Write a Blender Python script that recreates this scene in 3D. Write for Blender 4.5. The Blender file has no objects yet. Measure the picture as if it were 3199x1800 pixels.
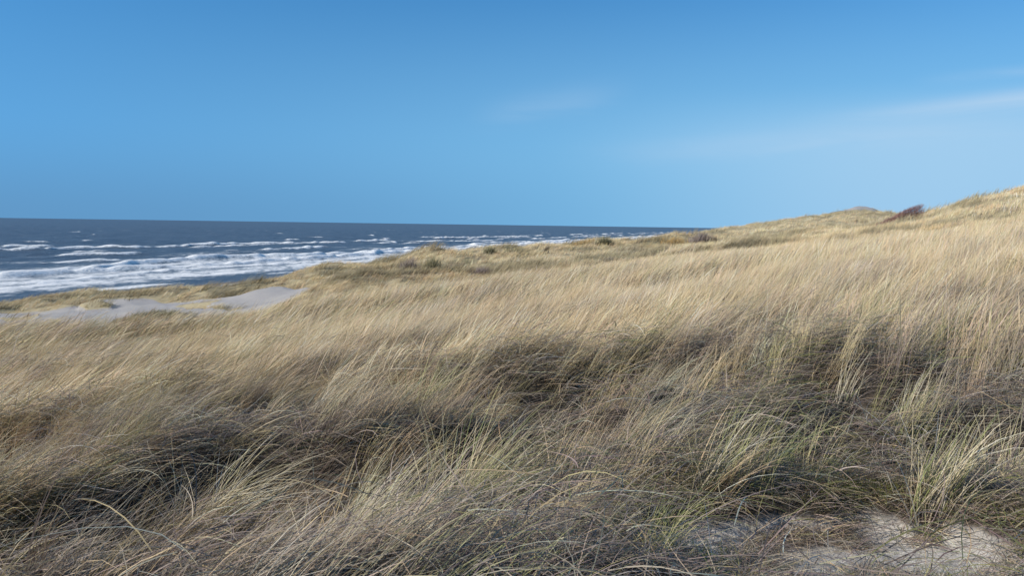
import bpy, math
import numpy as np
from mathutils import Vector, Matrix, Euler

scene = bpy.context.scene
R = math.radians
rng = np.random.default_rng(7)

# ---------------------------------------------------------------- camera
CAM_Z = 12.0
FPX = 2488.0                                   # focal length in photo pixels
cam_d = bpy.data.cameras.new('camera')
cam_d.lens = 28.0; cam_d.sensor_width = 36.0
cam_d.clip_start = 0.05; cam_d.clip_end = 90000
cam = bpy.data.objects.new('camera', cam_d)
scene.collection.objects.link(cam)
PITCH, ROLL = 4.53, 0.82
CM = Matrix.Rotation(R(90 - PITCH), 3, 'X') @ Matrix.Rotation(R(ROLL), 3, 'Z')
cam.matrix_world = Matrix.Translation((0, 0, CAM_Z)) @ CM.to_4x4()
scene.camera = cam

# ---------------------------------------------------------------- world + sun
SUN_EL, SUN_AZ = 31.0, -112.0                  # azimuth clockwise from the view direction
world = bpy.data.worlds.new("World"); scene.world = world
world.use_nodes = True
wt = world.node_tree; wn = wt.nodes; wl = wt.links
for n in list(wn): wn.remove(n)
w_out = wn.new('ShaderNodeOutputWorld'); w_bg = wn.new('ShaderNodeBackground')
sky = wn.new('ShaderNodeTexSky'); sky.sky_type = 'NISHITA'; sky.sun_disc = False
sky.sun_elevation = R(SUN_EL); sky.sun_rotation = R(SUN_AZ)
sky.altitude = 0; sky.air_density = 1.0; sky.dust_density = 0.1; sky.ozone_density = 3.0
w_bg.inputs[1].default_value = 0.15
tc = wn.new('ShaderNodeTexCoord')
# thin cirrus: noise over the sky directions
mp = wn.new('ShaderNodeMapping'); mp.inputs['Scale'].default_value = (1.4, 1.4, 13.0)
mp.inputs['Rotation'].default_value = (0, R(5.0), 0)
cn = wn.new('ShaderNodeTexNoise'); cn.inputs['Scale'].default_value = 3.0; cn.inputs['Detail'].default_value = 9
cn.inputs['Roughness'].default_value = 0.62; cn.inputs['Distortion'].default_value = 0.5
# clear winter air: no dust glow on the horizon
lift = wn.new('ShaderNodeVectorMath'); lift.operation = 'MULTIPLY_ADD'
lift.inputs[1].default_value = (1, 1, 0.45); lift.inputs[2].default_value = (0, 0, 0.22)
nrm = wn.new('ShaderNodeVectorMath'); nrm.operation = 'NORMALIZE'
wl.new(tc.outputs['Generated'], lift.inputs[0]); wl.new(lift.outputs[0], nrm.inputs[0]); wl.new(nrm.outputs[0], sky.inputs[0])
wl.new(tc.outputs['Generated'], mp.inputs[0]); wl.new(mp.outputs[0], cn.inputs[0])
cr = wn.new('ShaderNodeMapRange'); cr.interpolation_type = 'SMOOTHSTEP'
cr.inputs[1].default_value = 0.42; cr.inputs[2].default_value = 0.72
wl.new(cn.outputs[0], cr.inputs[0])
sep = wn.new('ShaderNodeSeparateXYZ'); wl.new(tc.outputs['Generated'], sep.inputs[0])
def wmath(op, a, b=None, clamp=False):
    m = wn.new('ShaderNodeMath'); m.operation = op; m.use_clamp = clamp
    for i, v in enumerate((a, b)):
        if v is None: continue
        if isinstance(v, (int, float)): m.inputs[i].default_value = v
        else: wl.new(v, m.inputs[i])
    return m.outputs[0]
def wrange(v, a, b, c=0.0, d=1.0):
    m = wn.new('ShaderNodeMapRange'); m.interpolation_type = 'SMOOTHSTEP'
    for i, q in enumerate((a, b, c, d)): m.inputs[i + 1].default_value = q
    wl.new(v, m.inputs[0]); return m.outputs[0]
# the clear air itself, trimmed to a cold saturated blue
gain = wn.new('ShaderNodeMixRGB'); gain.blend_type = 'MULTIPLY'; gain.inputs[0].default_value = 1
gain.inputs[2].default_value = (0.29, 0.74, 0.99, 1)
wl.new(sky.outputs[0], gain.inputs[1])
def wmix(f, a, col):
    m = wn.new('ShaderNodeMixRGB'); m.inputs[2].default_value = (*[c / w_bg.inputs[1].default_value for c in col], 1)
    wl.new(f, m.inputs[0]); wl.new(a, m.inputs[1]); return m.outputs[0]
X, Z = sep.outputs[0], sep.outputs[2]
east = wrange(X, -0.75, 0.55)
glow = wmath("MULTIPLY", wrange(Z, 0.33, 0.05), wmath("ADD", wmath("MULTIPLY", east, 0.58), 0.20))
c1 = wmix(glow, gain.outputs[0], (0.28, 0.60, 0.85))
veil = wmath('MULTIPLY', wmath('MULTIPLY', wrange(X, 0.02, 0.5), wrange(Z, 0.17, 0.09)), 0.75)
c2 = wmix(veil, c1, (0.40, 0.63, 0.86))
# thin cirrus streaks: narrow bands broken up by the noise
def band(z0, slope, width, xa, xb, xc, xd, k):
    off = wmath('DIVIDE', wmath('SUBTRACT', Z, wmath('ADD', wmath('MULTIPLY', X, slope), z0)), width)
    off = wmath('ADD', off, wmath('MULTIPLY', wmath('SUBTRACT', cn.outputs[0], 0.5), 2.2))
    g_ = wmath('EXPONENT', wmath('MULTIPLY', wmath('MULTIPLY', off, off), -1.0))
    ext = wmath('MULTIPLY', wrange(X, xa, xb), wrange(X, xd, xc))
    return wmath('MULTIPLY', wmath('MULTIPLY', g_, ext), wmath('MULTIPLY', wrange(cn.outputs[0], 0.3, 0.6, 0.35, 1.0), k))
bands = wmath('ADD', wmath('ADD', band(0.100, 0.075, 0.009, 0.30, 0.55, 2, 3, 0.60), band(0.085, 0.055, 0.014, 0.02, 0.30, 0.42, 0.60, 0.22)),
              wmath('ADD', band(0.142, 0.17, 0.016, -0.07, 0.02, 0.06, 0.16, 0.14), band(0.155, 0.02, 0.006, 0.42, 0.52, 2, 3, 0.2)), True)
c3 = wmix(bands, c2, (0.52, 0.68, 0.86))
hz = wmath('MULTIPLY', wrange(Z, 0.12, -0.01), wrange(X, 0.50, -0.6, 0.06, 0.75))
c4 = wmix(hz, c3, (0.12, 0.28, 0.50))
wl.new(c4, w_bg.inputs[0]); wl.new(w_bg.outputs[0], w_out.inputs[0])

sun_d = bpy.data.lights.new('sun', 'SUN'); sun_d.energy = 5.0; sun_d.angle = R(0.53)
sun_d.color = (1.0, 0.92, 0.80)
sun = bpy.data.objects.new('sun', sun_d); scene.collection.objects.link(sun)
sd = Vector((math.sin(R(SUN_AZ)) * math.cos(R(SUN_EL)), math.cos(R(SUN_AZ)) * math.cos(R(SUN_EL)), math.sin(R(SUN_EL))))
sun.rotation_euler = sd.to_track_quat('Z', 'Y').to_euler()
sun.location = (-30, -10, 40)
vs = scene.view_settings
vs.view_transform = 'Standard'; vs.look = 'None'; vs.exposure = 0.0; vs.gamma = 1.0

# ---------------------------------------------------------------- helpers
def tag(o, label=None, cat=None, group=None, kind=None):
    if label: o['label'] = label
    if cat: o['category'] = cat
    if group: o['group'] = group
    if kind: o['kind'] = kind
    return o

def sstep(a, b, x):
    t = np.clip((x - a) / (b - a), 0, 1); return t * t * (3 - 2 * t)

def _h(ix, iy, seed):
    h = (ix.astype(np.int64) * 374761393 + iy.astype(np.int64) * 668265263 + seed * 974711) & 0xffffffff
    h = ((h ^ (h >> 13)) * 1274126177) & 0xffffffff
    h = (h ^ (h >> 16)) & 0xffffffff
    return h / 4294967295.0

def vnoise(x, y, seed=0):
    x = np.asarray(x, float); y = np.asarray(y, float)
    ix = np.floor(x); iy = np.floor(y); fx = x - ix; fy = y - iy
    fx = fx * fx * (3 - 2 * fx); fy = fy * fy * (3 - 2 * fy)
    a = _h(ix, iy, seed); b = _h(ix + 1, iy, seed); c = _h(ix, iy + 1, seed); d = _h(ix + 1, iy + 1, seed)
    return (a * (1 - fx) + b * fx) * (1 - fy) + (c * (1 - fx) + d * fx) * fy

def fbm(x, y, seed=0, oct=4, gain=0.5):
    s = 0; a = 1; t = 0
    for i in range(oct):
        s = s + a * vnoise(x * 2 ** i + 17.3 * i, y * 2 ** i - 9.1 * i, seed + i * 31); t += a; a *= gain
    return s / t

def ray(px, py):
    """unit-depth direction of a photo pixel in world space"""
    v = Vector(((px - 1599.5) / FPX, -(py - 900) / FPX, -1.0))
    return CM @ v

def at(px, py, Y):
    """world point seen at a photo pixel, at distance Y along the view"""
    d = ray(px, py); k = Y / d.y
    return d.x * k, Y, CAM_Z + d.z * k

def mesh_obj(name, V, F, mat, parent=None, col=None, extra=None, smooth=True):
    """V (n,3), F (m,k) int arrays of one polygon size or a list of such arrays"""
    me = bpy.data.meshes.new(name)
    Fs = F if isinstance(F, list) else [F]
    me.vertices.add(len(V)); me.vertices.foreach_set('co', np.ascontiguousarray(V, np.float32).ravel())
    li = np.concatenate([f.ravel() for f in Fs]).astype(np.int32)
    tot = np.concatenate([np.full(len(f), f.shape[1], np.int32) for f in Fs])
    st = np.concatenate([[0], np.cumsum(tot)[:-1]]).astype(np.int32)
    me.loops.add(len(li)); me.loops.foreach_set('vertex_index', li)
    me.polygons.add(len(tot)); me.polygons.foreach_set('loop_start', st); me.polygons.foreach_set('loop_total', tot)
    if smooth: me.polygons.foreach_set('use_smooth', np.ones(len(tot), bool))
    me.update(calc_edges=True)
    if col is not None:
        a = me.color_attributes.new('col', 'FLOAT_COLOR', 'POINT')
        c4 = np.ones((len(V), 4), np.float32); c4[:, :3] = col
        a.data.foreach_set('color', c4.ravel())
    for k, v in (extra or {}).items():
        a = me.attributes.new(k, 'FLOAT', 'POINT'); a.data.foreach_set('value', np.ascontiguousarray(v, np.float32))
    me.materials.append(mat)
    o = bpy.data.objects.new(name, me); scene.collection.objects.link(o)
    if parent: o.parent = parent
    return o

# ---------------------------------------------------------------- coast line
def shore_d(x, y):
    """metres seaward of the waterline (negative = inland)"""
    wob = 3.0 * (vnoise(y / 60.0, y * 0 + 3, 5) - 0.5)
    return ((0.345 * (y - 432) + 40) - x) * 0.945 + wob
def shore_s(x, y):
    return x * 0.326 + y * 0.945

# ---------------------------------------------------------------- terrain control points
# px: [(py, distance), ...]   py = where that bit of bare ground stands in the view
cols = {
    0:    [(1800, 3.9), (1450, 6.6), (1240, 11), (1135, 17), (1062, 25), (1170, 33), (1100, 42), (1020, 52), (980, 64), (968, 76), (990, 90)],
    250:  [(1800, 3.8), (1440, 6.4), (1230, 11), (1125, 17), (1052, 26), (1150, 34), (1080, 42), (1008, 52), (966, 62), (948, 76), (970, 92)],
    500:  [(1800, 3.8), (1430, 6.3), (1220, 11), (1112, 18), (1040, 27), (1130, 34), (1060, 42), (992, 52), (945, 62), (918, 78), (950, 98)],
    800:  [(1800, 3.7), (1410, 6.2), (1200, 11), (1090, 18), (1015, 29), (1080, 36), (1020, 44), (965, 54), (925, 62), (905, 78), (930, 100)],
    1000: [(1800, 3.7), (1400, 6.2), (1180, 11), (1060, 19), (975, 31), (1020, 38), (960, 46), (905, 57), (862, 80), (900, 105)],
    1200: [(1800, 3.6), (1390, 6.1), (1160, 11), (1035, 20), (945, 34), (975, 42), (925, 50), (880, 60), (848, 70), (826, 90), (860, 120)],
    1400: [(1800, 3.6), (1380, 6.1), (1140, 11), (1010, 20), (915, 38), (930, 46), (885, 56), (845, 72), (812, 95), (840, 130)],
    1600: [(1800, 3.6), (1370, 6.0), (1120, 11), (985, 21), (885, 42), (890, 52), (850, 62), (818, 80), (785, 105), (815, 140)],
    1800: [(1800, 3.7), (1350, 6.0), (1095, 11), (955, 22), (860, 43), (850, 56), (815, 72), (780, 110), (775, 135), (800, 175)],
    2000: [(1800, 3.8), (1340, 6.0), (1070, 11), (925, 22), (835, 44), (812, 62), (790, 85), (776, 120), (768, 150), (775, 200)],
    2200: [(1800, 3.9), (1320, 6.0), (1050, 11), (895, 22), (812, 44), (790, 65), (772, 90), (752, 140), (732, 190), (745, 230)],
    2400: [(1800, 3.9), (1310, 6.1), (1030, 11), (870, 22), (785, 46), (762, 75), (736, 120), (705, 210), (715, 260)],
    2560: [(1800, 3.9), (1300, 6.1), (1010, 11), (850, 22), (768, 46), (742, 80), (718, 120), (687, 215), (700, 270)],
    2680: [(1800, 3.9), (1290, 6.1), (1000, 11), (840, 22), (758, 46), (735, 80), (714, 115), (667, 205), (690, 260)],
    2830: [(1780, 4.0), (1280, 6.1), (985, 11), (825, 22), (745, 46), (722, 78), (706, 100), (682, 170), (700, 220)],
    2960: [(1760, 4.0), (1270, 6.1), (975, 11), (812, 22), (732, 44), (690, 80), (663, 110), (690, 150)],
    3080: [(1750, 4.0), (1260, 6.1), (965, 11), (800, 22), (720, 40), (672, 70), (628, 100), (650, 140)],
    3199: [(1740, 4.1), (1250, 6.1), (955, 11), (785, 21), (718, 36), (660, 62), (602, 95), (620, 130)],
}
P = []
for px, lst in cols.items():
    for py, Y in lst:
        P.append(at(px, py, Y))
# land behind, beside and far along the coast, outside the photo
for x, y, z in [(0.0, 1.0, 10.5), (0, -3, 10.6), (3, 0, 10.8), (-3, 0, 10.2), (0, -30, 11), (25, 0, 13.5), (-20, 0, 8.0), (-35, 12, 7.2), (-60, 35, 4.5),
                (60, 0, 16), (60, 40, 16.5), (110, 70, 15), (0, -120, 12), (200, 0, 14), (260, 160, 13), (400, 500, 10), (120, 320, 6.5), (250, 600, 7), (500, 1300, 6), (900, 1200, 9),
                (60, 260, 6.0), (1500, 0, 10), (-30, -60, 8), (180, 190, 12.0), (170, 270, 9.0)]:
    P.append((x, y, z))
for y in (-250, -120, -30, 30, 70, 100, 140, 180, 230, 300, 400, 600, 1000, 1600):
    xs = 0.345 * (y - 432) + 40
    for dd, z in ((40, -2.5), (0, 0.0), (-13, 1.1)):
        P.append((xs - dd / 0.945, y, z))
P = np.array(P)

def tcoord(x, y):
    r = np.hypot(x, y); th = np.arctan2(x, y)
    return th * 2.0, np.log(np.maximum(r, 0.3))
cu, cv = tcoord(P[:, 0], P[:, 1])
def phi(r2): return 0.5 * r2 * np.log(np.maximum(r2, 1e-12))
N = len(P)
K = phi((cu[:, None] - cu[None]) ** 2 + (cv[:, None] - cv[None]) ** 2) + np.eye(N) * 0.002
A = np.zeros((N + 3, N + 3)); A[:N, :N] = K; A[:N, N] = 1; A[:N, N + 1] = cu; A[:N, N + 2] = cv; A[N:, :N] = A[:N, N:].T
# scale heights so that near and far errors count the same in angle
rr = np.hypot(P[:, 0], P[:, 1])
sc = np.maximum(rr, 3.0)
val = (P[:, 2] - CAM_Z) / sc
Wt = np.linalg.solve(A, np.concatenate([val, np.zeros(3)]))

# blow-outs of bare sand: (px, py, distance, half width, half depth)
SAND = [(60, 998, 54, 15, 9), (330, 975, 58, 9, 6), (560, 968, 54, 7.5, 7), (735, 940, 58, 5.5, 4.5), (2690, 690, 197, 5, 3)]
SANDW = [(*at(a, b, c)[:2], w, h) for a, b, c, w, h in SAND]
NEAR_SAND = [(*at(2620, 1710, 4.0)[:2], 1.0, 0.5), (*at(2300, 1730, 3.9)[:2], 0.65, 0.38), (*at(2950, 1790, 3.6)[:2], 0.9, 0.5), (*at(2500, 1800, 3.4)[:2], 1.2, 0.45), (*at(2400, 1600, 4.3)[:2], 0.35, 0.2)]
MOUND = at(815, 915, 60)
KNOLLS = [(*at(2690, 680, 200)[:2], 1.7, 5.0), (*at(2640, 690, 196)[:2], 0.9, 4.0), (*at(2745, 690, 205)[:2], 0.8, 4.0),
          (*at(1010, 880, 74)[:2], 0.9, 4.0), (*at(1420, 840, 84)[:2], 1.2, 6.5), (*at(1210, 850, 80)[:2], 0.35, 7.5), (*at(1100, 900, 58)[:2], 0.7, 3.5), (*at(1560, 850, 68)[:2], 0.7, 3.5), (*at(1330, 900, 56)[:2], 0.6, 3.2), (*at(1880, 790, 112)[:2], 1.7, 6.0), (*at(1700, 800, 96)[:2], 0.6, 4.0),
          (*at(2120, 790, 105)[:2], 1.5, 5.0), (*at(2300, 745, 140)[:2], 1.4, 7.0), (*at(2450, 735, 130)[:2], 0.9, 5.0), (*at(600, 915, 76)[:2], 0.45, 4.5)]

def sand_mask(x, y):
    m = np.zeros_like(x)
    wx = x + 3.0 * (fbm(x / 6, y / 6, 41) - 0.5) * 2; wy = y + 3.0 * (fbm(x / 6, y / 6, 47) - 0.5) * 2
    wx = wx + 1.6 * (fbm(x / 1.8, y / 1.8, 43) - 0.5) * 2; wy = wy + 2.2 * (fbm(x / 1.8, y / 1.8, 49) - 0.5)
    for sx, sy, a, b in SANDW:
        m = np.maximum(m, 1 - sstep(0.75, 1.1, np.hypot((wx - sx) / a, (wy - sy) / b)))
    m = m * (1 - 0.85 * sstep(0.64, 0.70, fbm(x / 3.2, y / 2.0, 67, 3)))
    wx = x + 0.5 * (fbm(x * 2.2, y * 2.2, 51) - 0.5); wy = y + 0.5 * (fbm(x * 2.2, y * 2.2, 57) - 0.5)
    for sx, sy, a, b in NEAR_SAND:
        m = np.maximum(m, 1 - sstep(0.6, 1.15, np.hypot((wx - sx) / a, (wy - sy) / b)))
    return m

def height_fn(x, y):
    u, v = tcoord(x, y)
    out = np.zeros(x.shape)
    uf, vf = u.ravel(), v.ravel(); of = np.zeros(uf.size)
    for i in range(0, uf.size, 20000):
        a, b = uf[i:i + 20000], vf[i:i + 20000]
        of[i:i + 20000] = phi((a[:, None] - cu[None]) ** 2 + (b[:, None] - cv[None]) ** 2) @ Wt[:N] + Wt[N] + Wt[N + 1] * a + Wt[N + 2] * b
    r = np.hypot(x, y)
    z = CAM_Z + of.reshape(x.shape) * np.maximum(r, 3.0)
    sm = sand_mask(x, y)
    k = 1 - 0.8 * sm
    # hummocks: small ones near by, dune sized ones farther off
    z = z + k * (0.46 - 0.30 * sstep(6, 11, r)) * (sstep(0.3, 0.65, fbm(x / 1.4, y / 1.0, 3, 3)) - 0.55) * sstep(1.0, 3.0, r) * (1 - 0.4 * sstep(12, 40, r))
    z = z + k * 0.5 * (fbm(x / 5.0, y / 4.0, 11, 3) - 0.5) * sstep(6, 25, r)
    z = z + k * 3.0 * (fbm(x / 14.0, y / 11.0, 19, 4) - 0.5) * sstep(48, 100, r)
    z = z + k * 1.4 * (fbm(x / 4.0, y / 3.5, 23, 3) - 0.5) * sstep(42, 60, r)
    for kx, ky, kh, kr in KNOLLS:
        z = z + kh * np.exp(-(np.hypot(x - kx, y - ky) / kr) ** 2.4) * (0.7 + 0.6 * fbm(x / 3, y / 3, 63, 3))
    # sand mound
    mx, my, _ = MOUND
    dx, dy = x - mx, y - my
    z = z + 0.6 * np.exp(-((dx / 2.6) ** 2 + (dy / 2.5) ** 2))
    z = z + 0.55 * sm * (fbm(x / 3.5, y / 2.2, 61, 4) - 0.45) * sstep(20, 40, r)
    z = z * (1 - sstep(280, 600, r)) + (4.0 + 2.5 * fbm(x / 90, y / 90, 29)) * sstep(280, 600, r)
    d = shore_d(x, y)
    beach = -d * 0.075
    beach = np.where(d > 0, -0.05 * d, beach)
    w = sstep(-19, -9, d)
    z = z * (1 - w) + beach * w
    z = np.where(d > -9, beach, z)
    return z

TH = np.concatenate([np.linspace(-180, -62, 60)[:-1], np.linspace(-62, 62, 620), np.linspace(62, 180, 60)[1:]])
TH = np.radians(TH)
LR = np.concatenate([np.linspace(math.log(0.5), math.log(2.5), 14)[:-1], np.linspace(math.log(2.5), math.log(400), 430)[:-1], np.linspace(math.log(400), math.log(9000), 90)])
TT, RR_ = np.meshgrid(TH, LR)
GX, GY = np.exp(RR_) * np.sin(TT), np.exp(RR_) * np.cos(TT)
GZ = height_fn(GX, GY)
GSM = sand_mask(GX, GY)

def veg_mask(x, y, z):
    d = shore_d(x, y)
    v = (1 - sand_mask(x, y)) * (1 - sstep(-17, -12, d + 4 * (fbm(x / 5, y / 5, 71) - 0.5)))
    return v

def ground_z(x, y):
    th = np.arctan2(x, y); lr = np.log(np.maximum(np.hypot(x, y), 0.51))
    fi = np.interp(th, TH, np.arange(len(TH))); fj = np.interp(lr, LR, np.arange(len(LR)))
    i = np.clip(fi.astype(int), 0, len(TH) - 2); j = np.clip(fj.astype(int), 0, len(LR) - 2)
    a, b = fi - i, fj - j
    return (GZ[j, i] * (1 - a) + GZ[j, i + 1] * a) * (1 - b) + (GZ[j + 1, i] * (1 - a) + GZ[j + 1, i + 1] * a) * b

def gz(x, y): return float(ground_z(np.array([x]), np.array([y]))[0])

# ---------------------------------------------------------------- materials
def new_mat(name):
    m = bpy.data.materials.new(name); m.use_nodes = True
    nt = m.node_tree
    for n in list(nt.nodes): nt.nodes.remove(n)
    out = nt.nodes.new('ShaderNodeOutputMaterial')
    return m, nt, out
def nd(nt, t, **kw):
    n = nt.nodes.new(t)
    for k, v in kw.items(): setattr(n, k, v)
    return n
def setin(n, **kw):
    for k, v in kw.items(): n.inputs[k.replace('_', ' ')].default_value = v
def mathn(nt, op, a, b=None, clamp=False):
    m = nt.nodes.new('ShaderNodeMath'); m.operation = op; m.use_clamp = clamp
    for i, v in enumerate((a, b)):
        if v is None: continue
        if isinstance(v, (int, float)): m.inputs[i].default_value = v
        else: nt.links.new(v, m.inputs[i])
    return m.outputs[0]
def noise(nt, vec, scale, detail=4, rough=0.55, dist=0.0):
    n = nt.nodes.new('ShaderNodeTexNoise'); n.inputs['Scale'].default_value = scale
    n.inputs['Detail'].default_value = detail; n.inputs['Roughness'].default_value = rough; n.inputs['Distortion'].default_value = dist
    nt.links.new(vec, n.inputs['Vector']); return n.outputs[0]
def mapr(nt, v, a, b, c=0.0, d=1.0):
    m = nt.nodes.new('ShaderNodeMapRange'); m.interpolation_type = 'SMOOTHSTEP'
    for i, q in enumerate((a, b, c, d)): m.inputs[i + 1].default_value = q
    nt.links.new(v, m.inputs[0]); return m.outputs[0]
def mixc(nt, f, a, b):
    m = nt.nodes.new('ShaderNodeMixRGB')
    for i, v in enumerate((f, a, b)):
        if isinstance(v, (int, float)): m.inputs[i].default_value = v
        elif isinstance(v, tuple): m.inputs[i].default_value = (*v, 1)
        else: nt.links.new(v, m.inputs[i])
    return m.outputs[0]

def blade_material(name='dry_grass', transl=0.25):
    m, nt, out = new_mat(name)
    at_ = nd(nt, 'ShaderNodeAttribute', attribute_name='col')
    p = nd(nt, 'ShaderNodeBsdfPrincipled'); setin(p, Roughness=0.55); p.inputs['Specular IOR Level'].default_value = 0.3
    t = nd(nt, 'ShaderNodeBsdfTranslucent'); mx = nd(nt, 'ShaderNodeMixShader'); mx.inputs[0].default_value = transl
    nt.links.new(at_.outputs['Color'], p.inputs['Base Color']); nt.links.new(at_.outputs['Color'], t.inputs['Color'])
    nt.links.new(p.outputs[0], mx.inputs[1]); nt.links.new(t.outputs[0], mx.inputs[2]); nt.links.new(mx.outputs[0], out.inputs[0])
    return m
M_BLADE = blade_material()

def ground_material():
    m, nt, out = new_mat('dune_soil_and_sand')
    tcn = nd(nt, 'ShaderNodeTexCoord'); v = tcn.outputs['Object']
    veg = nd(nt, 'ShaderNodeAttribute', attribute_name='veg').outputs['Fac']
    far = nd(nt, 'ShaderNodeAttribute', attribute_name='far').outputs['Fac']
    wet = nd(nt, 'ShaderNodeAttribute', attribute_name='wet').outputs['Fac']
    n1 = noise(nt, v, 0.35, 5); n2 = noise(nt, v, 9.0, 4); n3 = noise(nt, v, 60.0, 3)
    sand = mixc(nt, mapr(nt, n2, 0.3, 0.7), (0.42, 0.385, 0.33), (0.62, 0.575, 0.50))
    sand = mixc(nt, mapr(nt, n3, 0.50, 0.72, 0, 0.7), sand, (0.16, 0.14, 0.12))
    sand = mixc(nt, mapr(nt, noise(nt, v, 26.0, 5, 0.65, 0.8), 0.50, 0.62, 0, 0.55), sand, (0.13, 0.11, 0.09))
    sand = mixc(nt, mapr(nt, n1, 0.35, 0.7, 0, 0.5), sand, (0.33, 0.31, 0.30))
    sand = mixc(nt, mathn(nt, 'MULTIPLY', far, mapr(nt, noise(nt, v, 0.8, 5), 0.3, 0.7, 0.2, 0.9)), sand, (0.36, 0.335, 0.315))
    sand = mixc(nt, wet, sand, (0.13, 0.12, 0.115))
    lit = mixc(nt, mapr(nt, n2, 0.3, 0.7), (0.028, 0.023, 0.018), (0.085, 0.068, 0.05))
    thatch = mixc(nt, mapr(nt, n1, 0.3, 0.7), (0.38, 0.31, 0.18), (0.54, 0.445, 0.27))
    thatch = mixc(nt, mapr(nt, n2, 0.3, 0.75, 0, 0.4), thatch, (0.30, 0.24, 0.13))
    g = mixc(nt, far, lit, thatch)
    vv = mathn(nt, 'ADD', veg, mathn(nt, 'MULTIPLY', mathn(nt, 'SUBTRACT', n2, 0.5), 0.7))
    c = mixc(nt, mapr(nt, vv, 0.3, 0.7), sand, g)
    p = nd(nt, 'ShaderNodeBsdfPrincipled'); setin(p, Roughness=0.95); p.inputs['Specular IOR Level'].default_value = 0.1
    b = nd(nt, 'ShaderNodeBump'); setin(b, Strength=0.6, Distance=0.05)
    nt.links.new(mathn(nt, 'ADD', n2, mathn(nt, 'MULTIPLY', n3, 0.4)), b.inputs['Height'])
    nt.links.new(c, p.inputs['Base Color']); nt.links.new(b.outputs[0], p.inputs['Normal']); nt.links.new(p.outputs[0], out.inputs[0])
    return m

# ---------------------------------------------------------------- ground sheet
nj, ni = GX.shape
idx = np.arange(nj * ni).reshape(nj, ni)
F = np.stack([idx[:-1, :-1], idx[:-1, 1:], idx[1:, 1:], idx[1:, :-1]], -1).reshape(-1, 4)[:, ::-1]
V = np.stack([GX, GY, GZ], -1).reshape(-1, 3)
V = np.concatenate([V, [[0, 0, float(GZ[0].mean())]]]); c0 = len(V) - 1
cap = np.stack([idx[0, :-1], np.full(ni - 1, c0), idx[0, 1:]], -1)
gx, gy = V[:, 0], V[:, 1]
gd = shore_d(gx, gy)
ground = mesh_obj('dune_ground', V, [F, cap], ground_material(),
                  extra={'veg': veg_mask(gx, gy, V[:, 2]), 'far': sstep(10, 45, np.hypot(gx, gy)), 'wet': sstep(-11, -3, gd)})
tag(ground, kind='structure')

# ---------------------------------------------------------------- sea
def sea_fields(x, y):
    d = shore_d(x, y); s = shore_s(x, y); r = np.hypot(x, y)
    shoal = sstep(0, 60, d)
    # swell offshore
    ph = 2 * math.pi * (d / 31.0 + 1.6 * (fbm(s / 110, d / 90, 101, 2) - 0.5))
    amp = 0.5 + 1.0 * vnoise(s / 38, d / 30, 103)
    h = (0.5 + 0.5 * np.cos(ph)) ** 2.2 * 0.55 * amp * (0.25 + 0.75 * shoal)
    h += 0.22 * (0.5 + 0.5 * np.cos(2 * math.pi * (d * 0.95 + s * 0.3) / 12.5 + 5 * vnoise(s / 25, d / 20, 105))) ** 2 * vnoise(s / 9, d / 9, 107) * shoal
    h += 0.3 * (fbm(s / 7, d / 4.2, 109, 4) - 0.5) * (0.15 + 0.85 * shoal)
    foam = np.zeros_like(d)
    fine = fbm(s / 5, d / 3, 111, 4)
    # breakers: distance out, strength, gap noise scale, trail length, height
    for k, (d0, st, gap, trail, hh, wob) in enumerate([
            (7, 0.55, 22, 3.0, 0.10, 5), (15, 0.45, 30, 4.0, 0.18, 7), (27, 0.75, 45, 8.0, 0.5, 8), (41, 1.05, 80, 15.0, 1.0, 9),
            (53, 0.95, 60, 12.0, 1.1, 10), (74, 0.40, 26, 7.0, 0.7, 14), (100, 0.50, 30, 6.0, 0.9, 16), (126, 0.50, 34, 6.0, 0.9, 18),
            (150, 0.66, 30, 7.0, 1.2, 18), (182, 0.34, 24, 4.0, 0.9, 20), (250, 0.27, 16, 4.0, 0.7, 30), (360, 0.24, 14, 4.0, 0.7, 40), (520, 0.24, 14, 5.0, 0.7, 50)]):
        dc = d0 + wob * 2 * (fbm(s / 45 + k * 7.7, s * 0, 120 + k, 3) - 0.5) + 1.5 * (vnoise(s / 6, s * 0, 150 + k) - 0.5)
        on = sstep(1 - st - 0.16, 1 - st + 0.16, vnoise(s / gap + k * 3.1, s * 0 + k, 140 + k) * 0.75 + 0.25 * vnoise(s / (gap / 3), s * 0, 145 + k))
        q = d - dc                                       # positive = seaward, behind the roller
        jag = 0.6 + 0.8 * vnoise(s / 4, s * 0 + k, 160 + k)
        roll = np.where(q < 0, np.exp(-(q / 1.6) ** 2), np.exp(-(q / 3.6) ** 2))
        h += hh * 0.95 * roll * on * jag
        f = np.where(q < 0, np.exp(-(q / 2.2) ** 2), np.exp(-q / trail))
        foam = np.maximum(foam, f * on)
    # residual foam lace between the bars
    lace = sstep(0.5, 0.72, fbm(s / 26, d / 5.0, 170, 4)) * (1 - sstep(60, 170, d)) * 0.5
    foam = np.maximum(foam, lace * (0.55 + 0.45 * sstep(18, 34, d)))
    band = np.exp(-((d - 44) / 19.0) ** 4)
    foam = np.maximum(foam, band * (0.36 + 0.62 * fine))
    near_bore = np.exp(-((d - 20) / 11.0) ** 2) * 0.72 * (0.5 + fine)
    foam = np.maximum(foam, near_bore)
    foam = foam * sstep(-1, 3, d)
    h = h + foam * 0.25 * (fine - 0.2)
    h = h * sstep(-2, 14, d)
    fade = 1 - 0.8 * sstep(500, 2500, r)
    return h * fade, foam, d

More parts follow.
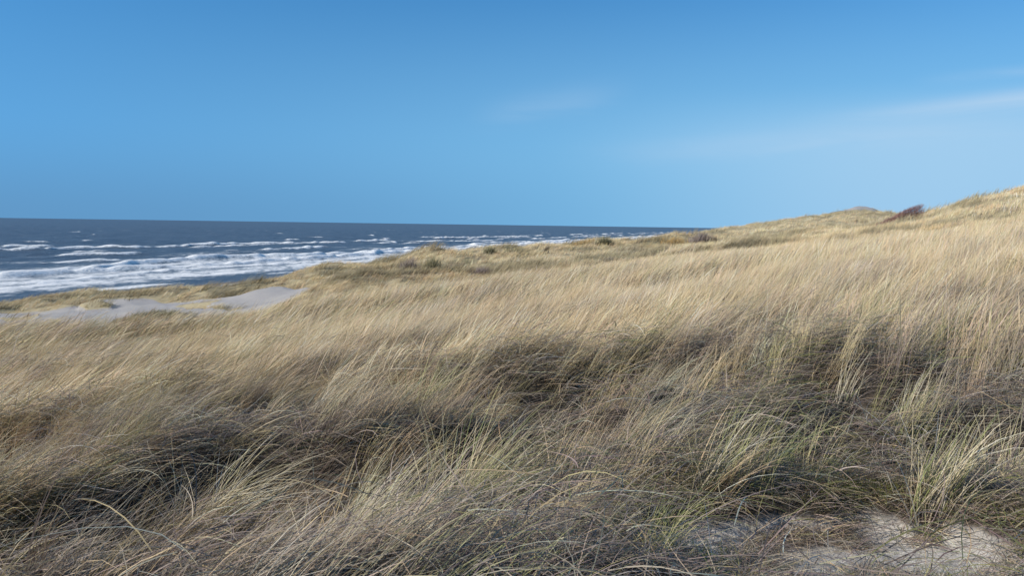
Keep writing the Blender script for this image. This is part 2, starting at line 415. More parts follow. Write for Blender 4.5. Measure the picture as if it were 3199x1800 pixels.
def sea_material():
    m, nt, out = new_mat('sea_water_and_foam')
    tcn = nd(nt, 'ShaderNodeTexCoord')
    mpn = nd(nt, 'ShaderNodeMapping'); mpn.inputs['Rotation'].default_value = (0, 0, R(19)); mpn.inputs['Scale'].default_value = (1.0, 0.38, 1)
    nt.links.new(tcn.outputs['Object'], mpn.inputs[0]); v = mpn.outputs[0]
    foam = nd(nt, 'ShaderNodeAttribute', attribute_name='foam').outputs['Fac']
    n1 = noise(nt, v, 0.55, 7, 0.68); n2 = noise(nt, v, 0.12, 5, 0.6); n3 = noise(nt, v, 1.6, 6, 0.7)
    f = mathn(nt, 'ADD', foam, mathn(nt, 'MULTIPLY', mathn(nt, 'SUBTRACT', mathn(nt, 'ADD', mathn(nt, 'MULTIPLY', n1, 0.6), mathn(nt, 'MULTIPLY', n3, 0.4)), 0.5), 2.0))
    f = mapr(nt, f, 0.28, 0.95)
    f = mathn(nt, 'MULTIPLY', f, mapr(nt, foam, 0.08, 0.3))
    water = mixc(nt, mapr(nt, n2, 0.3, 0.7), (0.066, 0.096, 0.128), (0.11, 0.145, 0.178))
    # churned, aerated water round the foam
    water = mixc(nt, mapr(nt, foam, 0.1, 0.8, 0, 0.6), water, (0.21, 0.27, 0.30))
    p = nd(nt, 'ShaderNodeBsdfPrincipled'); setin(p, Roughness=0.45, IOR=1.33); p.inputs['Specular IOR Level'].default_value = 0.32
    nt.links.new(water, p.inputs['Base Color'])
    b = nd(nt, 'ShaderNodeBump'); setin(b, Strength=1.0, Distance=0.9)
    nt.links.new(mathn(nt, 'ADD', n1, mathn(nt, 'MULTIPLY', n3, 0.35)), b.inputs['Height']); nt.links.new(b.outputs[0], p.inputs['Normal'])
    fd = nd(nt, 'ShaderNodeBsdfDiffuse'); fd.inputs[0].default_value = (0.88, 0.86, 0.81, 1)
    b2 = nd(nt, 'ShaderNodeBump'); setin(b2, Strength=0.8, Distance=0.4); nt.links.new(n3, b2.inputs['Height']); nt.links.new(b2.outputs[0], fd.inputs['Normal'])
    mx = nd(nt, 'ShaderNodeMixShader'); nt.links.new(f, mx.inputs[0]); nt.links.new(p.outputs[0], mx.inputs[1]); nt.links.new(fd.outputs[0], mx.inputs[2])
    nt.links.new(mx.outputs[0], out.inputs[0])
    return m
sth = np.radians(np.concatenate([np.linspace(-120, -42, 120)[:-1], np.linspace(-42, 22, 1000), np.linspace(22, 60, 80)[1:]]))
sr = [75.0]
while sr[-1] < 60000: sr.append(sr[-1] + max(0.85, (sr[-1] - 330) * 0.011))
ST, SR = np.meshgrid(sth, np.array(sr))
SX, SY = SR * np.sin(ST), SR * np.cos(ST)
SH, SF, SD = sea_fields(SX, SY)
nj, ni = SX.shape; idx = np.arange(nj * ni).reshape(nj, ni)
F = np.stack([idx[:-1, :-1], idx[:-1, 1:], idx[1:, 1:], idx[1:, :-1]], -1).reshape(-1, 4)[:, ::-1]
keep = (SD.ravel()[F] > -4).any(1); F = F[keep]
used = np.unique(F); remap = np.zeros(nj * ni, int); remap[used] = np.arange(len(used))
V = np.stack([SX, SY, SH + 0.02], -1).reshape(-1, 3)[used]
sea = mesh_obj('sea', V, remap[F], sea_material(), extra={'foam': SF.ravel()[used]})
tag(sea, kind='structure')

# ---------------------------------------------------------------- grass
def blades(x, y, z, az, L, p0, p1, w, cb, ct, nseg, roll=None, curl=None):
    """strips of quads; az = heading of the lean (clockwise from +Y), p0/p1 = angle from vertical at root/tip"""
    n = len(x); ts = np.linspace(0, 1, nseg + 1)
    px, pz = np.zeros((n, nseg + 1)), np.zeros((n, nseg + 1)); pl = np.zeros((n, nseg + 1))
    ang_prev = p0
    side = np.zeros((n, nseg + 1))
    for k in range(1, nseg + 1):
        a = p0 + (p1 - p0) * ((k - 0.5) / nseg)
        st = L / nseg
        pl[:, k] = pl[:, k - 1] + np.sin(a) * st; pz[:, k] = pz[:, k - 1] + np.cos(a) * st
        if curl is not None: side[:, k] = side[:, k - 1] + curl * st * (k - 0.5) / nseg
    sx, cx = np.sin(az)[:, None], np.cos(az)[:, None]
    X = x[:, None] + pl * sx + side * cx; Y = y[:, None] + pl * cx - side * sx; Z = z[:, None] + pz
    if roll is None: roll = rng.uniform(-0.9, 0.9, n)
    # width direction: sideways, tipped by roll
    cr_, sr_ = np.cos(roll)[:, None], np.sin(roll)[:, None]
    wx, wy, wz = cx * cr_, -sx * cr_, sr_ + 0 * cx
    wid = (w[:, None] * 0.5) * np.array([0.8, 1.0, 0.9, 0.7, 0.45, 0.3, 0.2])[np.linspace(0, 6, nseg + 1).astype(int)][None]
    wid[:, -1] = w * 0.06
    A_ = np.stack([X - wx * wid, Y - wy * wid, Z - wz * wid], -1); B_ = np.stack([X + wx * wid, Y + wy * wid, Z + wz * wid], -1)
    V = np.stack([A_, B_], 2).reshape(-1, 3)               # n,(nseg+1),2,3
    base = (np.arange(n) * (nseg + 1) * 2)[:, None] + (np.arange(nseg) * 2)[None]
    F = np.stack([base, base + 1, base + 3, base + 2], -1).reshape(-1, 4)
    tt = ts[None, :, None, None]
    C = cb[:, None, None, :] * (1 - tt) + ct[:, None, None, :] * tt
    C = np.broadcast_to(C, (n, nseg + 1, 2, 3)).reshape(-1, 3)
    return V, F, C

class Bag:
    def __init__(s): s.V, s.F, s.C, s.n = [], [], [], 0
    def add(s, V, F, C): s.V.append(V); s.F.append(F + s.n); s.C.append(C); s.n += len(V)
    def build(s, name, mat=M_BLADE, parent=None):
        return mesh_obj(name, np.concatenate(s.V), np.concatenate(s.F), mat, parent, col=np.concatenate(s.C))

C_STRAW = np.array([0.74, 0.58, 0.34]); C_TAN = np.array([0.62, 0.46, 0.27]); C_GREEN = np.array([0.31, 0.31, 0.12])
C_GREY = np.array([0.48, 0.39, 0.30]); C_PURP = np.array([0.26, 0.20, 0.165]); C_PALE = np.array([0.82, 0.73, 0.55]); C_DK = np.array([0.10, 0.085, 0.06])
PAL = np.stack([C_STRAW, C_TAN, C_GREEN, C_GREY, C_PURP, C_PALE])
def pick(wts):
    """wts (n,6) -> colours drawn from the palette with those weights"""
    c = np.cumsum(wts, 1); c /= c[:, -1:]
    k = (rng.random(len(wts))[:, None] > c).sum(1)
    col = PAL[np.clip(k, 0, 5)] * rng.uniform(0.72, 1.2, (len(wts), 1))
    return np.clip(col * (1 + rng.normal(0, 0.05, col.shape)), 0.01, 0.85)

def sample_sector(n, r0, r1, half):
    r = np.sqrt(rng.uniform(r0 * r0, r1 * r1, n)); th = rng.uniform(-half, half, n)
    return r * np.sin(th), r * np.cos(th)

WIND = R(82)      # wind from the sea: grass leans right, a little away from the viewer
def lean_field(x, y):
    az = WIND + 0.5 * (fbm(x / 3, y / 3, 201, 2) - 0.5) * 2
    th = np.arctan2(x, y)
    k = 0.55 - 0.42 * np.clip(th / R(33), -1, 1)          # exposed sea side bends more
    g = fbm(x / 2.2, y / 2.2, 203, 3) - 0.5
    return az, k + g * 0.7

def dark_patch(x, y):
    return sstep(0.57, 0.65, fbm(x / 4.5, y / 3.2, 229, 3))

def weights(x, y, r):
    a = fbm((x * 0.75 - y * 0.65) / 0.8, (x * 0.65 + y * 0.75) / 2.6, 211, 3)   # streaks along the lean
    b = fbm(x / 6, y / 9, 217, 3); g = fbm(x / 1.1, y / 1.1, 223, 2)
    far = sstep(3.5, 9, r); dune = sstep(32, 80, r)
    grey = sstep(0.50, 0.62, a) * (1.1 - 0.45 * sstep(8, 30, r))
    th = np.arctan2(x, y)
    green = 0.30 * sstep(0.4, 0.62, g) * (1.5 - far) + 0.18 - 0.1 * dune + 0.55 * sstep(R(0), R(20), th) * sstep(16, 6, r) + 0.05 * dune
    return np.stack([0.45 + 0.9 * far + 1.0 * dune, 0.30 + 1.0 * far * (0.6 + b) * (1 - 0.5 * dune), green,
                  0.55 * (1 - far) + 1.5 * grey, 0.2 * (1 - far) + 1.2 * grey + 0.15 * dune * dark_patch(x, y), 0.28 + 0.22 * far], 1)

HOLLOWS = [(*at(120, 1720, 4.1)[:2], 0.9, 0.35), (*at(350, 1800, 3.6)[:2], 1.0, 0.4), (*at(760, 1560, 5.0)[:2], 0.7, 0.35), (*at(1960, 1330, 6.4)[:2], 0.8, 0.40), (*at(1750, 1640, 4.5)[:2], 0.45, 0.30),
           (*at(2850, 1250, 7.2)[:2], 0.7, 0.32), (*at(2420, 1380, 5.9)[:2], 0.35, 0.25), (*at(1000, 1180, 10.5)[:2], 0.7, 0.35), (*at(1350, 1750, 3.8)[:2], 0.5, 0.25), (*at(900, 1800, 3.6)[:2], 0.5, 0.25), (*at(620, 1730, 4.0)[:2], 0.8, 0.3)]
def hollow(x, y):
    m = np.zeros_like(x)
    wx = x + 0.9 * (fbm(x * 1.3, y * 1.3, 81) - 0.5); wy = y + 0.7 * (fbm(x * 1.3, y * 1.3, 83) - 0.5)
    for hx_, hy_, a, b in HOLLOWS: m = np.maximum(m, 1 - sstep(0.5, 1.1, np.hypot((wx - hx_) / a, (wy - hy_) / b)))
    return m

def openness(x, y):
    """how open the sward is: the hollow at the right of the foreground is thin"""
    r = np.hypot(x, y); th = np.arctan2(x, y)
    o = sstep(9.5, 6.0, r + 2.5 * (fbm(x / 1.6, y / 1.6, 251, 3) - 0.5)) * sstep(R(-14), R(6), th + 0.35 * (fbm(x / 1.2, y / 1.2, 253, 2) - 0.5))
    return o

def grow(bag, n, r0, r1, half, L0, wid, nseg, per, spread):
    """per = blades per tuft, spread = tuft radius"""
    cx, cy = sample_sector(n // per, r0, r1, half)
    ok = shore_d(cx, cy) < -11
    cx, cy = cx[ok], cy[ok]
    r = np.hypot(cx, cy)
    veg = veg_mask(cx, cy, None)
    keep = rng.random(len(cx)) < veg * np.where(veg > 0.98, 1, 0.5)
    if r0 < 15:
        gaps = 0.04 + 0.96 * sstep(0.40, 0.52, fbm(cx / 1.1, cy / 0.8, 231, 3))
        gaps = 1 - (1 - gaps) * sstep(9.5, 5.0, r)
        keep &= rng.random(len(cx)) < gaps * (1 - 0.80 * openness(cx, cy)) * (1 - 0.85 * hollow(cx, cy)) * np.where((r < 3.7) & (cx > 0.15), 0.15, 1)
    cx, cy = cx[keep], cy[keep]; r = r[keep]
    tl = rng.uniform(0.72, 1.2, len(cx)) * (1 - 0.42 * sstep(24, 50, r)) * (1 + 0.35 * sstep(50, 62, r) * fbm(cx / 2.5, cy / 2.5, 261, 2)) * (0.5 + 0.5 * sstep(0.6, 1.0, veg[keep]))
    taz = rng.normal(0, 0.25, len(cx)); tb = rng.normal(0, 0.14, len(cx))
    x = np.repeat(cx, per) + rng.normal(0, spread, len(cx) * per); y = np.repeat(cy, per) + rng.normal(0, spread, len(cx) * per)
    tc_ = np.repeat(pick(weights(cx, cy, r)) * np.where(r > 8, rng.uniform(0.62, 1.28, len(cx)), 1.0)[:, None], per, 0)
    tl = np.repeat(tl, per); taz = np.repeat(taz, per); tb = np.repeat(tb, per)
    m = len(x); r = np.hypot(x, y)
    az, k = lean_field(x, y)
    dp = dark_patch(x, y) * sstep(44, 60, r)
    az = az + taz + rng.normal(0, 0.24, m)
    L = L0 * tl * rng.uniform(0.5, 1.15, m) * (1 + 0.7 * dp)
    p0 = 0.12 + 0.35 * k + tb + rng.normal(0, 0.11, m); p1 = 0.70 + 0.62 * k + tb + rng.normal(0, 0.24, m)
    z = ground_z(x, y) - 0.02
    c = np.clip(pick(weights(x, y, r)) * 0.28 + 0.72 * tc_, 0.01, 0.86)
    olive = np.array([[0.27, 0.235, 0.13]]) * rng.uniform(0.6, 1.3, (m, 1))
    c = c * (1 + 0.12 * sstep(36, 80, r))[:, None]
    gold = sstep(0.48, 0.62, fbm(x / 11, y / 7, 237, 3)) * sstep(40, 58, r)
    c = c * (1 + gold[:, None] * np.array([[0.02, -0.03, -0.10]]))
    c = c * (1 - 0.75 * dp[:, None]) + olive * 0.75 * dp[:, None]
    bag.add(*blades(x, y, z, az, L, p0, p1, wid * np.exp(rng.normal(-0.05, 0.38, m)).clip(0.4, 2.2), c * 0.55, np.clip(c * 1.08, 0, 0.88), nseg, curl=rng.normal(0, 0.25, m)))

g = Bag()
H1, H2 = R(50), R(42)
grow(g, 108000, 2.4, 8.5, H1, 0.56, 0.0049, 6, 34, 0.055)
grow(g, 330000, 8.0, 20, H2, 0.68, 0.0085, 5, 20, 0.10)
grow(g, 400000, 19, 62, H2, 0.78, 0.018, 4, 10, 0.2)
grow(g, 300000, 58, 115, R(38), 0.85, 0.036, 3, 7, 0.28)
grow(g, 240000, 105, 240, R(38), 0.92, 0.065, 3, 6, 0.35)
grass = g.build('dune_grass')
tag(grass, 'wind-combed straw coloured marram grass covering the whole dune slope', 'grass', kind='stuff')

# dead curled leaves lying between the tufts
def litter(bag, n, r0, r1, half, wid, L0=0.34, zmax=0.2, sparse=0.3):
    x, y = sample_sector(n, r0, r1, half)
    veg = veg_mask(x, y, None)
    mnd = sstep(0.36, 0.58, fbm(x / 1.4, y / 1.0, 3, 3))          # thatch sits on the mounds, hollows stay dark
    keep = rng.random(n) < np.maximum(veg ** 2 * (0.10 + 0.90 * mnd) * (1 - 0.80 * hollow(x, y)) * np.where((r0 < 3) & (np.hypot(x, y) < 3.8) & (x > 0.3), 0.3, 1), sparse * sstep(0.5, 0.7, fbm(x / 0.25, y / 0.25, 243, 2)))
    x, y = x[keep], y[keep]; veg = veg[keep]; m = len(x)
    az = np.where(rng.random(m) < 0.5, WIND + rng.normal(0, 0.6, m), rng.uniform(0, 2 * math.pi, m))
    hmp = fbm(x / 0.55, y / 0.5, 241, 2)
    z = ground_z(x, y) + zmax * veg * rng.random(m) ** 1.5 * (0.1 + 2.0 * sstep(0.35, 0.7, hmp))
    grn = 0.9 * sstep(0.5, 0.65, fbm(x / 0.8, y / 0.8, 247, 2)) * sstep(R(-6), R(10), np.arctan2(x, y))
    wt_ = np.stack([0.22 + 0 * x, 0.3 + 0 * x, 0.1 + grn, 1.3 + 0 * x, 1.1 + 0 * x, 0.25 + 0 * x], 1)
    c = pick(wt_) * 0.85
    p0 = rng.uniform(0.7, 1.5, m); p1 = rng.uniform(1.3, 2.3, m)
    bag.add(*blades(x, y, z, az, L0 * rng.uniform(0.4, 1.4, m), p0, p1, wid * rng.uniform(0.6, 1.3, m), c * 0.8, c, 5, curl=rng.normal(0, 0.8, m)))
lb = Bag()
litter(lb, 110000, 2.2, 8.5, H1, 0.0042, 0.34, 0.18)
litter(lb, 70000, 8, 18, H2, 0.009)
litter(lb, 100000, 3.0, 5.2, R(36), 0.0036, 0.17, 0.02, 1.5)
lit = lb.build('grass_litter')
tag(lit, 'tangled grey brown dead grass lying between the standing blades', 'dead grass', kind='stuff')

# ---------------------------------------------------------------- single tussocks one can point to
def thing(name, label, cat, loc, group=None):
    o = bpy.data.objects.new(name, None); scene.collection.objects.link(o)
    o.location = loc; o.empty_display_size = 0.3
    return tag(o, label, cat, group)

def tussock(px, py, Y, w, h, live, dead, label, lean=0.5, dens=1.0, group=None, az0=None, name='grass_tussock'):
    """px, py, Y = where its foot stands; w, h = width and height in metres"""
    x0, y0, _ = at(px, py, Y); z0 = gz(x0, y0)
    root = thing(name, label, 'grass tussock', (x0, y0, z0), group)
    pixel = Y / 796.0
    bw = max(0.0052, pixel * 0.55)
    n = int(dens * min(1500, max(160, 34 * w * h / (bw * h) * 0.35)))
    for part, cols_, nn, hh, l0, spread in (('leaf_blades', live, n, h * (1.25 if Y < 20 else 1.15), lean, 0.30), ('dead_skirt', dead, n, h * 0.62, lean + 0.75, 0.26)):
        rr_ = rng.normal(0, 1, (nn, 2)).clip(-1.9, 1.9)
        x = rr_[:, 0] * w * spread; y = rr_[:, 1] * w * spread * 0.8
        z = ground_z(x + x0, y + y0) - z0 - 0.03
        out = np.hypot(x, y) / w
        az = (WIND if az0 is None else az0) + rng.normal(0, 0.45, nn) + np.where(rng.random(nn) < 0.25, rng.uniform(-2.5, 2.5, nn), 0)
        L = hh * rng.uniform(0.55, 1.15, nn) * (1 - 0.4 * out)
        p0 = 0.05 + 0.35 * l0 + rng.normal(0, 0.15, nn); p1 = 0.35 + 1.0 * l0 + rng.normal(0, 0.3, nn)
        cc = np.array(cols_)[rng.integers(0, len(cols_), nn)] * rng.uniform(0.75, 1.2, (nn, 1))
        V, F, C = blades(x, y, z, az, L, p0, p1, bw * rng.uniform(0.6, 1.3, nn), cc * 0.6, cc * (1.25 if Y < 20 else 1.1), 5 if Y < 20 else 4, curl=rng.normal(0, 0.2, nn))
        mesh_obj(part, V, F, M_BLADE, root, col=C)
    return root

OL = [(0.16, 0.165, 0.085), (0.22, 0.21, 0.11), (0.34, 0.30, 0.17), (0.42, 0.36, 0.21)]; BR = [(0.17, 0.13, 0.085), (0.24, 0.19, 0.13), (0.36, 0.29, 0.19)]
GR = [(0.28, 0.30, 0.11), (0.37, 0.36, 0.15), (0.46, 0.41, 0.21)]; ST = [(0.58, 0.48, 0.29), (0.66, 0.56, 0.36), (0.42, 0.38, 0.20)]
PU = [(0.28, 0.22, 0.19), (0.24, 0.18, 0.155), (0.38, 0.31, 0.26)]; PA = [(0.74, 0.68, 0.54), (0.66, 0.56, 0.38)]
OR = [(0.50, 0.33, 0.12), (0.44, 0.31, 0.14)]
far_t = [
 (1278, 884, 62, 1.0, 1.1, PU, BR, 'purple brown grass tussock, first and squarest of the dark row on the middle dune', 0.15),
 (1345, 864, 70, 1.2, 1.5, OL, BR, 'tall olive grass tussock in the dark row, just right of the purple brown one', 0.1),
 (1412, 864, 70, 1.9, 0.9, BR, BR, 'low wide almost black tussock at the middle of the dark row on the dune', 0.3),
 (1462, 858, 72, 1.1, 1.3, OL, BR, 'dark olive tussock with a pale streak on its left, right end of the dark row', 0.1),
 (1530, 842, 80, 0.9, 0.8, OL, OL, 'small green tussock between the dark row and the rounded dark bush of grass', 0.2),
 (1612, 842, 82, 1.7, 1.2, OL, OL, 'rounded dark green tussock standing alone at the right below the dune rim', 0.25),
 (1500, 892, 58, 0.9, 0.8, PU, BR, 'purple grey tussock in the dip below the row of dark tussocks', 0.3),
 (1704, 822, 88, 0.35, 1.1, BR, BR, 'narrow dark upright tuft standing in for tussock shade on the pale sandy saddle', 0.05),  # dark blades added in place of a tussock's shade
 (1812, 828, 84, 1.2, 0.7, BR, OL, 'low brown tussock on the pale grass right of the narrow upright tuft that stands in for shade', 0.2),
 (1885, 800, 100, 1.4, 1.1, OL, OL, 'olive tussock in front of the surf at the middle of the dune rim', 0.15),
 (1935, 782, 118, 1.5, 1.2, OL, BR, 'dark tussock on the dune rim against the shallow water', 0.2),
 (1810, 780, 108, 2.6, 1.0, OR, OL, 'broad orange brown tussock on the dune rim against the white surf', 0.25),
 (2010, 822, 82, 1.1, 0.7, BR, BR, 'small brown tussock on the open slope below the right hand dunes', 0.3),
 (2105, 800, 96, 2.2, 1.1, OR, BR, 'tawny tussock with dark gaps left of the pair of grey tussocks', 0.15),
 (2182, 802, 96, 2.0, 1.5, PU, BR, 'big dark grey tussock, left one of the pair before the sloping dune', 0.2),
 (2226, 804, 95, 1.0, 0.9, BR, BR, 'smaller blackish tussock, right one of the pair before the sloping dune', 0.2),
 (1898, 852, 62, 1.1, 0.6, PU, BR, 'low grey brown tussock on the slope between the near field and the dunes', 0.35),
 (1075, 905, 60, 1.9, 0.8, OL, BR, 'long low dark green tussock on the left flank of the middle dune', 0.4),
 (500, 982, 52, 2.6, 0.55, OL, BR, 'flat dark tussock in the middle of the bare sand', 0.9),
 (405, 998, 50, 1.5, 0.45, OL, PU, 'small flat greyish tussock at the left end of the dark one on the sand', 0.9),
 (730, 910, 68, 1.6, 0.6, OL, OR, 'green tussock overhanging the sand edge left of the sand mound', 0.6),
]
for a in far_t:
    tussock(*a[:3], a[3] * 1.25, a[4], *a[5:8], lean=a[8], dens=1.0)
near_t = [
 (620, 1560, 4.9, 0.34, 0.80, ST + PA, PU, 'straw coloured tuft leaning over the black hollow at lower left', 1.0, 0.4),
 (1290, 1340, 6.4, 0.30, 0.74, GR + ST, PU, 'yellow green tuft rising from the middle of the near field', 0.7, 0.34),
 (3110, 1500, 4.9, 0.30, 0.78, ST + PU, PU, 'greyish straw tuft against the right edge of the picture', 0.7, 0.34),
 (2185, 1610, 4.45, 0.16, 0.62, ST + PA + GR[:1], PU, 'slender straw and green tuft rising left of the sandy patch', 0.75, 0.16),
 (2510, 1500, 5.0, 0.18, 0.55, GR + ST, PU, 'green tuft with a pale root above the fallen white stalk', 0.35, 0.22),
 (2905, 1640, 4.3, 0.24, 0.60, ST + GR[:1] + PA, PU, 'tall straw and green tuft at the right edge of the sandy patch', 0.6, 0.30),
 (2690, 1180, 8.4, 0.30, 0.80, ST, PU, 'straw coloured tuft sweeping out over the dark hollow at upper right', 0.55, 0.28),
 (2810, 1300, 6.6, 0.14, 0.66, ST, PU, 'thin tuft of few stems standing right of the sweeping straw tuft', 0.45, 0.10),
 (1400, 1600, 4.6, 0.34, 0.85, GR + ST, PU, 'long arching yellow green tuft left of the middle of the foreground', 0.85, 0.36),
 (2400, 1195, 8.2, 0.22, 0.66, ST, PU, 'upright straw tuft left of the dark hollow under the thatch', 0.5, 0.22),
 (1000, 1780, 3.85, 0.30, 0.66, ST + OR, PU, 'rusty straw tuft at the bottom edge left of the middle', 0.9, 0.25),
 (2050, 1760, 3.75, 0.16, 0.45, GR, BR, 'short dull green tuft at the bottom edge left of the sand', 0.7, 0.25),
]
for a in near_t:
    tussock(*a[:8], lean=a[8], dens=a[9])

# moss and short green growth on the thin ground at the right
mo = Bag()
for cxp, cyp, Yp, sx_, sy_, nn in ((2740, 1480, 4.9, 0.22, 0.12, 5000), (2700, 1560, 4.5, 0.16, 0.05, 1800), (2010, 1720, 3.9, 0.25, 0.10, 3500), (2840, 1420, 5.2, 0.2, 0.15, 2500)):
    mx_, my_, _ = at(cxp, cyp, Yp)
    x = mx_ + rng.normal(0, sx_, nn); y = my_ + rng.normal(0, sy_, nn)
    k_ = rng.random(nn) < sstep(0.40, 0.55, fbm(x / 0.12, y / 0.12, 301, 2)); x, y = x[k_], y[k_]; m_ = len(x)
    c = np.array([(0.20, 0.24, 0.06), (0.28, 0.29, 0.08), (0.14, 0.17, 0.05), (0.24, 0.19, 0.08)])[rng.integers(0, 4, m_)]
    mo.add(*blades(x, y, ground_z(x, y) + 0.005, rng.uniform(0, 6.28, m_), rng.uniform(0.03, 0.10, m_), rng.uniform(0, 0.7, m_), rng.uniform(0.4, 1.5, m_), np.full(m_, 0.0055), c * 0.6, c, 2))
tag(mo.build('moss'), 'low yellow green moss and short growth on the thin ground at the lower right', 'moss', kind='stuff')

# ---------------------------------------------------------------- wind-shorn shrub on the skyline
M_TWIG, nt, out = new_mat('red_brown_twigs')
p = nd(nt, 'ShaderNodeBsdfPrincipled'); setin(p, Roughness=0.8)
a_ = nd(nt, 'ShaderNodeAttribute', attribute_name='col'); nt.links.new(a_.outputs['Color'], p.inputs['Base Color']); nt.links.new(p.outputs[0], out.inputs[0])
def tube(path, radii, k=6):
    path = np.array(path, float); m = len(path); V = []; F = []
    for i in range(m):
        t = path[min(i + 1, m - 1)] - path[max(i - 1, 0)]; t /= np.linalg.norm(t) + 1e-9
        u = np.cross(t, [0.13, 0.97, 0.2]); u /= np.linalg.norm(u); v = np.cross(t, u)
        for j in range(k):
            a = 2 * math.pi * j / k; V.append(path[i] + radii[i] * (math.cos(a) * u + math.sin(a) * v))
    for i in range(m - 1):
        for j in range(k): F.append([i * k + j, i * k + (j + 1) % k, (i + 1) * k + (j + 1) % k, (i + 1) * k + j])
    return np.array(V), np.array(F)
sx, sy, _ = at(2815, 707, 97); sz = gz(sx, sy)
bush = thing('windswept_shrub', 'leafless red brown shrub cut to a wedge by the wind, alone on the dune skyline', 'shrub', (sx, sy, sz))
W0, W1, HT = -3.6, 2.3, 2.0                              # left tip, right end, height at the right
stems, twigs = Bag(), Bag()
def roof(u): return 0.10 + (HT - 0.1) * ((u - W0) / (W1 - W0)) ** 0.85
for i in range(26):
    bx = rng.uniform(-1.6, 2.0); by = rng.normal(0, 0.45); b0 = np.array([bx, by, float(ground_z(np.array([sx + bx]), np.array([sy + by]))[0]) - sz - 0.08])
    ex = min(bx + rng.uniform(0.1, 0.9), W1 - 0.1); top = np.array([ex, by * 1.5, roof(ex) * 0.9])
    mid = (b0 + top) / 2 + np.array([-0.1, 0, 0.1])
    V, F = tube([b0, mid, top], [0.06, 0.04, 0.012]); c = np.tile([[0.13, 0.085, 0.07]], (len(V), 1)); stems.add(V, F, c)
nt_ = 5000
tx = W0 + (W1 - W0) * rng.random(nt_) ** 0.62; ty = rng.normal(0, 0.55, nt_).clip(-1.2, 1.2)
tz = 0.28 + rng.random(nt_) ** 0.8 * roof(tx) * (1 - 0.35 * (ty / 1.2) ** 2) - 0.12 + (ground_z(tx + sx, ty + sy) - sz) * 0.9
cc = np.array([(0.26, 0.115, 0.085), (0.19, 0.09, 0.08), (0.32, 0.16, 0.12), (0.16, 0.10, 0.10)])[rng.integers(0, 4, nt_)] * rng.uniform(0.7, 1.2, (nt_, 1))
twigs.add(*blades(tx, ty, tz, R(90) + rng.normal(0, 0.9, nt_), rng.uniform(0.2, 0.5, nt_), rng.normal(0.75, 0.35, nt_), rng.normal(0.85, 0.3, nt_), np.full(nt_, 0.028), cc, cc, 2))
stems.build('trunk', M_TWIG, bush); twigs.build('crown', M_TWIG, bush)

# small red-brown heath plant in the grass at the right
hx, hy, _ = at(3112, 1190, 8.0); hz_ = gz(hx, hy)
hp = thing('heath_plant', 'small dark red brown bushy plant sunk in the grass near the right edge', 'plant', (hx, hy, hz_))
st = Bag()
for i in range(9):
    a = rng.uniform(0, 6.28); q = rng.uniform(0.02, 0.12); V, F = tube([[0, 0, -0.04], [q * math.cos(a) * 0.6, q * math.sin(a) * 0.6, 0.12], [q * math.cos(a) * 1.4, q * math.sin(a) * 1.4, 0.34]], [0.006, 0.005, 0.002], 5)
    st.add(V, F, np.tile([[0.10, 0.06, 0.045]], (len(V), 1)))
st.build('stem', M_TWIG, hp)
n_ = 900; q = rng.normal(0, 1, (n_, 3)).clip(-1.8, 1.8)
cc = np.array([(0.17, 0.06, 0.05), (0.10, 0.05, 0.04), (0.22, 0.10, 0.07)])[rng.integers(0, 3, n_)]
fo = Bag(); fo.add(*blades(q[:, 0] * 0.13, q[:, 1] * 0.10, 0.24 + q[:, 2] * 0.09, rng.uniform(0, 6.28, n_), rng.uniform(0.02, 0.06, n_), rng.uniform(0, 1.2, n_), rng.uniform(0.5, 1.8, n_), np.full(n_, 0.007), cc, cc, 2))
fo.build('foliage', M_TWIG, hp)

# ---------------------------------------------------------------- fallen bleached stalks
M_STALK, nt, out = new_mat('bleached_stalk')
p = nd(nt, 'ShaderNodeBsdfPrincipled'); setin(p, Roughness=0.6)
nn_ = noise(nt, nd(nt, 'ShaderNodeTexCoord').outputs['Object'], 30.0)
nt.links.new(mixc(nt, mapr(nt, nn_, 0.35, 0.7), (0.72, 0.67, 0.58), (0.50, 0.44, 0.34)), p.inputs['Base Color']); nt.links.new(p.outputs[0], out.inputs[0])
def stalk(pts, lift, rad, label):
    """pts: photo pixels and distances along the stalk; it lies on top of the litter"""
    W = []
    for px, py, Y in pts:
        x, y, z = at(px, py, Y); W.append([x, y, z])
    W = np.array(W); t0 = W[0].copy()
    fine = []
    for i in range(len(W) - 1):
        for t in np.linspace(0, 1, 6, endpoint=False): fine.append(W[i] * (1 - t) + W[i + 1] * t)
    fine.append(W[-1]); fine = np.array(fine)
    fine[:, 2] = ground_z(fine[:, 0], fine[:, 1]) * 0.35 + fine[:, 2] * 0.65 + lift
    V, F = tube(fine - t0, rad * np.linspace(1, 0.55, len(fine)), 6)
    o = mesh_obj('fallen_stalk', V, F, M_STALK); o.location = t0
    return tag(o, label, 'stalk')
stalk([(2425, 1513, 4.9), (2500, 1500, 4.85), (2600, 1496, 4.8), (2740, 1462, 4.85)], 0.02, 0.0035, 'long thin bleached stalk lying across the moss at right, crossing the green tuft')
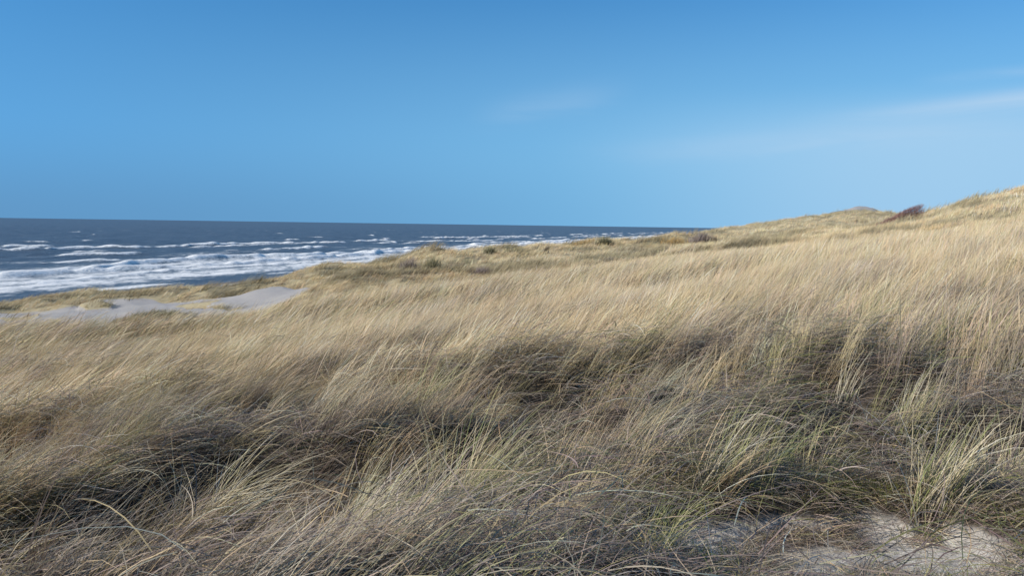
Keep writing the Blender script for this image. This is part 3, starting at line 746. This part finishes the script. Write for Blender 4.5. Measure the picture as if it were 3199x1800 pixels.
stalk([(2610, 1515, 4.75), (2665, 1543, 4.65), (2738, 1555, 4.6)], 0.02, 0.0045, 'short curved white stalk just below the long thin one, above the sand')
stalk([(1905, 1504, 4.9), (1950, 1507, 4.85), (2025, 1517, 4.8)], 0.02, 0.0055, 'thick bleached stalk lying level in the dark litter, upper one of two by the middle')
stalk([(1940, 1534, 4.75), (1975, 1540, 4.7), (2002, 1552, 4.65)], 0.02, 0.004, 'short pale stalk slanting down right, lower one of two by the middle')
stalk([(2190, 1455, 5.1), (2215, 1480, 5.0), (2240, 1505, 4.95)], 0.03, 0.004, 'short pale stalk crossing the slender straw tuft')

# white shell on the moss
M_SHELL, nt, out = new_mat('white_shell')
p = nd(nt, 'ShaderNodeBsdfPrincipled'); setin(p, Roughness=0.45)
wv = nd(nt, 'ShaderNodeTexNoise'); wv.inputs['Scale'].default_value = 60
nt.links.new(mixc(nt, wv.outputs[0], (0.80, 0.80, 0.76), (0.62, 0.60, 0.55)), p.inputs['Base Color']); nt.links.new(p.outputs[0], out.inputs[0])
shx, shy, _ = at(2006, 1690, 3.95); shz = gz(shx, shy)
na, nr = 21, 8; V = []; F = []
for side in (0, 1):
    for i in range(nr + 1):
        for j in range(na):
            a = math.pi * (j / (na - 1)) * 0.9 + math.pi * 0.05; q = 0.024 * i / nr * (1 + 0.05 * math.cos(j * math.pi))
            V.append([q * math.cos(a) * 1.1, q * math.sin(a), 0.011 * (1 - (i / nr) ** 2) - 0.0012 * side + 0.0012 * math.cos(j * math.pi) * i / nr])
    o_ = side * (nr + 1) * na
    for i in range(nr):
        for j in range(na - 1):
            f = [o_ + i * na + j, o_ + i * na + j + 1, o_ + (i + 1) * na + j + 1, o_ + (i + 1) * na + j]; F.append(f if side == 0 else f[::-1])
b_ = (nr + 1) * na
for j in range(na - 1):
    k = nr * na + j; F.append([k, k + 1, b_ + k + 1, b_ + k])
shell = mesh_obj('seashell', np.array(V), np.array(F), M_SHELL)
shell.location = (shx, shy, shz + 0.09); shell.rotation_euler = (R(38), R(-12), R(20))
tag(shell, 'small white ribbed shell lying in the dark grass near the bottom edge', 'shell')
